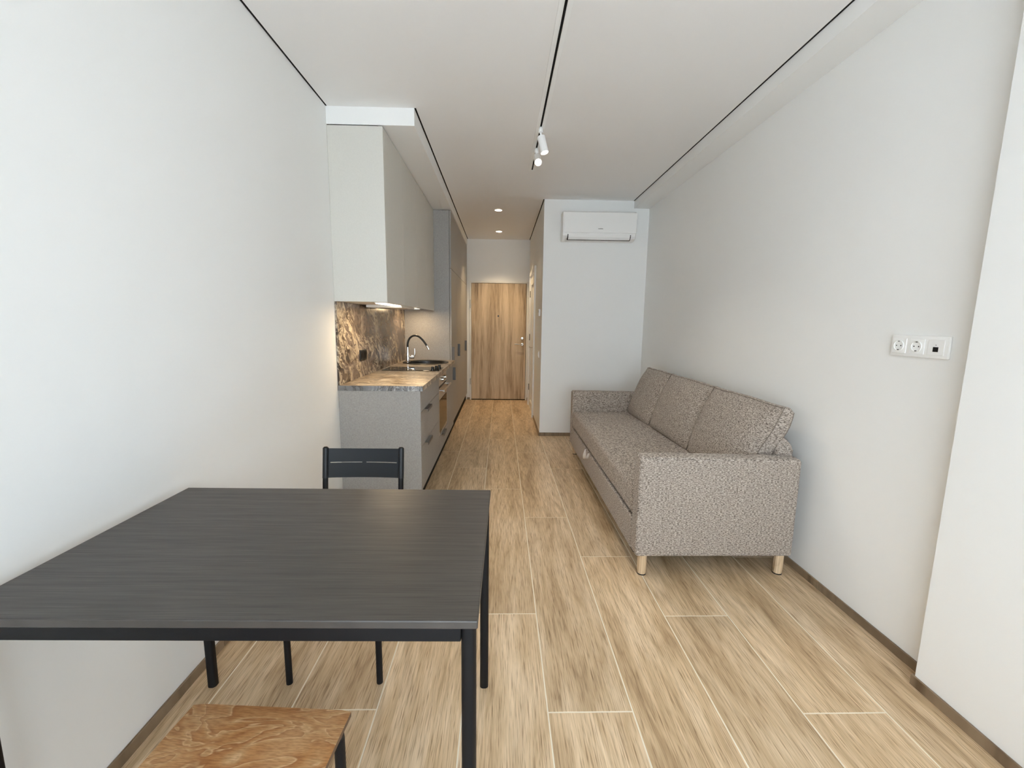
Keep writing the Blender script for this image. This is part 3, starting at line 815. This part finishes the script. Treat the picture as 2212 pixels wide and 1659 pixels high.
# ================================================================ sofa
def soft_box(name, x0, x1, y0, y1, z0, z1, r, mat, parent, puff=(0, 0, 0), n=10):
    """rounded upholstered block whose faces bulge by puff (x, y, z)"""
    bm = bmesh.new()
    bmesh.ops.create_cube(bm, size=2.0)
    bmesh.ops.subdivide_edges(bm, edges=list(bm.edges), cuts=n, use_grid_fill=True)
    h = Vector(((x1 - x0) / 2, (y1 - y0) / 2, (z1 - z0) / 2)); c = Vector(((x0 + x1) / 2, (y0 + y1) / 2, (z0 + z1) / 2))
    for v in bm.verts:
        p = Vector(v.co)
        # concentrate loops near the edges
        q = Vector([math.copysign(1 - (1 - abs(t)) ** 1.0, t) for t in p])
        w = Vector([q[i] * h[i] for i in range(3)])
        inner = Vector([max(-(h[i] - r), min(h[i] - r, w[i])) for i in range(3)])
        # snap the outer loop band to the rounding
        d = w - inner
        if d.length > 1e-9:
            w = inner + d.normalized() * min(r, max(abs(t) for t in d) if sum(abs(t) > 1e-9 for t in d) == 1 else r)
        b = [(1 - q[1] ** 2) * (1 - q[2] ** 2), (1 - q[0] ** 2) * (1 - q[2] ** 2), (1 - q[0] ** 2) * (1 - q[1] ** 2)]
        for i in range(3):
            if abs(abs(p[i]) - 1) < 1e-6:
                w[i] += math.copysign(puff[i] * b[i], p[i])
        v.co = c + w
    return obj(name, bm, mat, parent, True)

def round_block(name, x0, x1, y0, y1, z0, z1, r, mat, parent, seg=5):
    return box(name, x0, x1, y0, y1, z0, z1, mat, parent, r, seg, True)

SX0, SX1, SYN, SYF = 0.716, 1.557, 2.088, 4.297
AT = 0.105
def sofa():
    s = empty('sofa', ((SX0 + SX1) / 2, (SYN + SYF) / 2, 0), 'grey brown tweed sofa bed with wooden feet along the right wall', 'sofa')
    f = M['fabric']
    for (a, b) in ((SYN, SYN + AT), (SYF - AT, SYF)):
        bm = bmesh.new()
        bbox(bm, SX0, SX1, a, b, 0.115, 0.660, 0.020, 5)
        for v in bm.verts:      # gentle slope of the arm towards the back
            if v.co.z > 0.6: v.co.z -= 0.010 * (v.co.x - SX0) / (SX1 - SX0)
        obj('armrest', bm, f, s, True)
    ya, yb = SYN + AT + 0.002, SYF - AT - 0.002
    box('body', SX0 + 0.03, SX1 - 0.09, ya, yb, 0.118, 0.300, M['black'], s, 0)
    st = round_block('seat_mattress', SX0 + 0.004, SX1 - 0.086, ya, yb, 0.298, 0.458, 0.028, f, s, 5)
    dr = round_block('drawer_front', SX0 + 0.001, SX0 + 0.030, ya, yb, 0.112, 0.288, 0.010, f, s, 4)
    # leather-like pull loop on the drawer
    py = 3.40
    bm = bmesh.new()
    n = 14
    prev = None
    for i in range(n + 1):
        t = math.pi * i / n
        y = py + 0.060 * math.cos(t)
        z = 0.286 - 0.058 * math.sin(t)
        x = SX0 - 0.006 - 0.026 * math.sin(t)
        cur = [bm.verts.new((x, y, z)), bm.verts.new((x + 0.026, y, z - 0.001)), bm.verts.new((x + 0.026, y, z + 0.003)), bm.verts.new((x, y, z + 0.004))]
        if prev:
            for k in range(4): bm.faces.new((prev[k], prev[(k + 1) % 4], cur[(k + 1) % 4], cur[k]))
        else: bm.faces.new(cur)
        prev = cur
    bm.faces.new(prev)
    obj('pull_loop', bm, M['strap'], dr, True)
    bm = bmesh.new()
    prof = [(1.474, 0.12), (1.474, 0.690), (1.488, 0.735), (1.498, 0.746), (1.515, 0.738), (1.540, 0.715), (1.555, 0.695), (1.557, 0.675), (1.557, 0.12)]
    prism('backrest', prof, 'y', SYN + 0.085, SYF - 0.085, f, s, 0.012, 3, True)
    box('under_rail', SX0 + 0.022, SX0 + 0.050, ya, yb, 0.085, 0.1115, M['black'], s, 0.001)
    for x in (SX0 + 0.052, SX1 - 0.045):
        for y in (SYN + 0.044, SYF - 0.044):
            lg = lathe('leg', [(0.0225, 0.006), (0.0245, 0.030), (0.0255, 0.1185)], (x, y, 0), M['light_wood'], s, 'z', 24)
            lathe('foot_pad', [(0.0235, 0.0), (0.0235, 0.006)], (x, y, 0), M['rubber'], lg, 'z', 20)
sofa()

def cushion(y0, y1, x_f, lean, label, over=0.0, twist=0.0):
    """box cushion leaning back: sheared in x-z, puffed front, rounded top"""
    W, H, D = y1 - y0, 0.440, 0.094
    zb = 0.4595
    NU, NV, ND = 20, 16, 8
    def shape(u, v, d):
        # u along width, v along height in [-1,1], d 0..1 through the thickness
        au, av = abs(u), abs(v)
        y = u * (W / 2 - 0.006 + 0.005 * (1 - v * v))
        zz = (v + 1) / 2 * H
        # full, slightly sagging top edge with drawn-out corners
        if v > 0: zz += v * (0.007 * math.cos(math.pi / 2 * u) + 0.006 * au ** 6)
        puff = 0.058 * ((1 - u ** 4) * (1 - v ** 4)) ** 0.75
        thick = 1 - 0.22 * max(0.0, v) ** 3 - 0.12 * au ** 8
        x = D / 2 + (d - 0.5) * D * thick
        if d < 0.5: x -= puff * (0.5 - d) * 2
        # the back upper edge is rounded off
        if v > 0: zz -= 0.026 * (d ** 2) * v ** 3
        t = zz / H
        yy = (y0 + y1) / 2 + y
        if over and u < 0:
            k = min(1.0, max(0.0, (t - 0.38) / 0.45))
            yy -= over * (-u) ** 3 * k * k * (3 - 2 * k)
        X, Z = x_f + x + lean * t + twist * u, zb + max(0.0, zz)
        lim = 1.470 + 0.12 * min(1.0, max(0.0, (Z - 0.690) / 0.17))      # squashed against the backrest
        return Vector((min(X, lim), yy, Z))
    bm = bmesh.new()
    us = [-1 + 2 * i / NU for i in range(NU + 1)]
    vs = [-1 + 2 * i / NV for i in range(NV + 1)]
    front = [[bm.verts.new(shape(u, v, 0.0)) for u in us] for v in vs]
    back = [[bm.verts.new(shape(u, v, 1.0)) for u in us] for v in vs]
    for g in (front, back):
        for j in range(NV):
            for i in range(NU):
                bm.faces.new((g[j][i], g[j][i + 1], g[j + 1][i + 1], g[j + 1][i]))
    loop = [(0, i) for i in range(NU)] + [(j, NU) for j in range(NV)] + [(NV, i) for i in range(NU, 0, -1)] + [(j, 0) for j in range(NV, 0, -1)]
    rows = [[front[j][i] for j, i in loop]]
    for s_ in range(1, ND):
        d = s_ / ND
        bulge = 0.016 * math.sin(math.pi * d)
        row = []
        for j, i in loop:
            p = shape(us[i], vs[j], 0.0).lerp(shape(us[i], vs[j], 1.0), d)
            if abs(us[i]) == 1: p.y += math.copysign(bulge * 0.06, us[i])
            if vs[j] == 1: p.z += bulge
            row.append(bm.verts.new(p))
        rows.append(row)
    rows.append([back[j][i] for j, i in loop])
    n = len(loop)
    for a, b in zip(rows[:-1], rows[1:]):
        for k in range(n):
            bm.faces.new((a[k], a[(k + 1) % n], b[(k + 1) % n], b[k]))
    ring_f = [shape(us[i], vs[j], 0.0) for j, i in loop]
    ring_b = [shape(us[i], vs[j], 1.0) for j, i in loop]
    root = empty('back_cushion', (x_f + D / 2, (y0 + y1) / 2, zb), label, 'cushion', 'loose back cushions on the sofa')
    c = obj('cover', bm, M['fabric'], root, True)
    for ring in (ring_f, ring_b):
        tube('piping', ring, 0.0022, M['piping'], root, 6, True)
cushion(2.200, 2.893, 1.306, 0.152, 'nearest sofa back cushion, largest, its boxed side showing', 0.044, -0.004)
cushion(2.897, 3.618, 1.296, 0.156, 'middle sofa back cushion between two others', 0.0, -0.008)
cushion(3.622, 4.184, 1.276, 0.162, 'farthest sofa back cushion, against the far armrest', 0.0, -0.008)

# ================================================================ table
def table():
    t = empty('dining_table', (0, 0, 0), 'black dining table with stained wood top and steel frame', 'table')
    L, Wd = 1.046, 0.667
    hx, hy = L / 2, Wd / 2
    box('tabletop', -hx, hx, -hy, hy, 0.732, 0.750, M['table'], t, 0.0025, 2)
    for sgn in (-1, 1):
        box('apron', -hx + 0.05, hx - 0.034, *sorted((sgn * (hy - 0.006), sgn * (hy - 0.026))), 0.700, 0.7315, M['metal_black'], t, 0.002)
    box('apron', -hx + 0.024, -hx + 0.044, -hy + 0.036, hy - 0.036, 0.700, 0.7315, M['metal_black'], t, 0.002)
    box('apron', hx - 0.026, hx - 0.006, -hy + 0.036, hy - 0.036, 0.700, 0.7315, M['metal_black'], t, 0.002)
    r = 0.015
    for x in (-hx + 0.034, hx - 0.004 - r):
        for y in (-hy + 0.003 + r, hy - 0.003 - r):
            bm = bmesh.new()
            bbox(bm, x - r, x + r, y - r, y + r, 0.0, 0.7318)
            es = [e for e in bm.edges if abs(e.verts[0].co.z - e.verts[1].co.z) > 0.5]
            bmesh.ops.bevel(bm, geom=es, offset=0.0115, segments=6, profile=0.5, affect='EDGES')
            obj('leg', bm, M['metal_black'], t, True)
    t.location = (-0.559, 1.1085, 0)
    t.rotation_euler = (0, 0, -0.0134)
table()

# ================================================================ chairs
def chair(loc, rz, label):
    """front towards +y"""
    c = empty('dining_chair', (0, 0, 0), label, 'chair', 'black framed chairs at the table')
    hw, r = 0.1655, 0.0115
    yf, yr = 0.190, -0.195
    mb = M['metal_black']
    for sgn in (-1, 1):
        x = sgn * hw
        tube('leg', [(x, yf, 0), (x, yf, 0.42), (x, yf - 0.002, 0.432), (x, yf - 0.012, 0.438), (x, yf - 0.03, 0.440)], r, mb, c, 14)
        tube('back_leg', [(x, yr - 0.012, 0), (x, yr - 0.003, 0.20), (x, yr, 0.42), (x, yr - 0.004, 0.50), (x, yr - 0.016, 0.62), (x, yr - 0.038, 0.772), (x, yr - 0.0385, 0.776)], [r] * 6 + [r * 0.6], mb, c, 14)
        tube('side_rail', [(x, yf - 0.02, 0.440), (x, yr + 0.006, 0.436)], 0.009, mb, c, 12)
    for y, z in ((yf - 0.03, 0.436), (yr + 0.02, 0.430)):
        tube('cross_rail', [(-hw, y, z), (hw, y, z)], 0.008, mb, c, 12)
    # seat: thin moulded plywood
    bm = bmesh.new()
    n = 16
    sw, s0, s1 = 0.182, -0.165, 0.222
    top = []
    for j in range(n + 1):
        v = j / n
        y = s0 + (s1 - s0) * v
        row = []
        for i in range(n + 1):
            u = -1 + 2 * i / n
            w = sw
            x = u * w
            # corner rounding
            ins = max(0.0, abs(u) - 0.86) / 0.14
            yy = y
            if j == n: yy -= 0.004 * ins ** 2
            if j == 0: yy += 0.010 * ins ** 2
            z = 0.460 - 0.008 * (1 - u * u) * math.sin(math.pi * min(1, v * 1.1)) - 0.002 * max(0, v - 0.82) / 0.18
            row.append(bm.verts.new((x, yy, z)))
        top.append(row)
    for j in range(n):
        for i in range(n):
            bm.faces.new((top[j][i], top[j][i + 1], top[j + 1][i + 1], top[j + 1][i]))
    faces = list(bm.faces)
    r_ = bmesh.ops.extrude_face_region(bm, geom=faces)
    bmesh.ops.translate(bm, verts=[v for v in r_['geom'] if isinstance(v, bmesh.types.BMVert)], vec=(0, 0, -0.011))
    seat = obj('seat', bm, M['plywood'], c, True)
    seat.data.materials.append(M['ply_edge'])
    for p in seat.data.polygons:
        if abs(p.normal.z) < 0.4: p.material_index = 1
    # backrest: steel sheet wrapped round the uprights, two slots
    bm = bmesh.new()
    n = 30
    def by(z): return yr - 0.016 - (z - 0.62) * (0.022 / 0.152)
    z0, z1, zs0, zs1 = 0.640, 0.769, 0.7045, 0.7085
    slots = ((-0.146, -0.010), (0.008, 0.146))
    xs = sorted({-hw - 0.002, hw + 0.002, *[a for s in slots for a in s], *[-hw + 2 * hw * i / n for i in range(n + 1)]})
    zs = [z0, 0.672, zs0, zs1, 0.738, z1]
    def pt(x, z, off):
        bend = 0.010 * (1 - (x / hw) ** 2)
        edge = 0.0
        return (x, by(z) - bend + off, z - (0.003 * (1 - (x / hw) ** 2) if z == z1 else 0.0))
    for off in (0.0, -0.0015):
        g = [[bm.verts.new(pt(x, z, off)) for x in xs] for z in zs]
        for j in range(len(zs) - 1):
            for i in range(len(xs) - 1):
                mid = (xs[i] + xs[i + 1]) / 2
                if j == 2 and any(a < mid < b for a, b in slots): continue
                bm.faces.new((g[j][i], g[j][i + 1], g[j + 1][i + 1], g[j + 1][i]))
        if off == 0.0: g0 = g
    # close the open rims
    def bridge(pa, pb, qa, qb):
        try: bm.faces.new((pa, pb, qb, qa))
        except ValueError: pass
    for j in (0, len(zs) - 1):
        for i in range(len(xs) - 1): bridge(g0[j][i], g0[j][i + 1], g[j][i], g[j][i + 1])
    for j in range(len(zs) - 1):
        for i in (0, len(xs) - 1): bridge(g0[j][i], g0[j + 1][i], g[j][i], g[j + 1][i])
    for i in range(len(xs) - 1):
        mid = (xs[i] + xs[i + 1]) / 2
        if any(a < mid < b for a, b in slots):
            for j in (2, 3): bridge(g0[j][i], g0[j][i + 1], g[j][i], g[j][i + 1])
    for s in slots:
        for a in s:
            i = xs.index(a)
            bridge(g0[2][i], g0[3][i], g[2][i], g[3][i])
    bk = obj('backrest', bm, M['chair_back'], c, True)
    for sgn in (-1, 1):
        x = sgn * hw
        tube('wrap', [(x, by(z), z) for z in (z0, 0.70, z1 + 0.002)], r + 0.0012, M['chair_back'], bk, 14)
    c.location = loc
    c.rotation_euler = (0, 0, rz)
    return c
chair((-0.604, 1.625, 0), math.pi, 'black steel chair on the far side of the table, slotted backrest showing')
chair((-0.5245, 0.654, 0), -0.062, 'brown plywood chair pushed under the near side of the table')
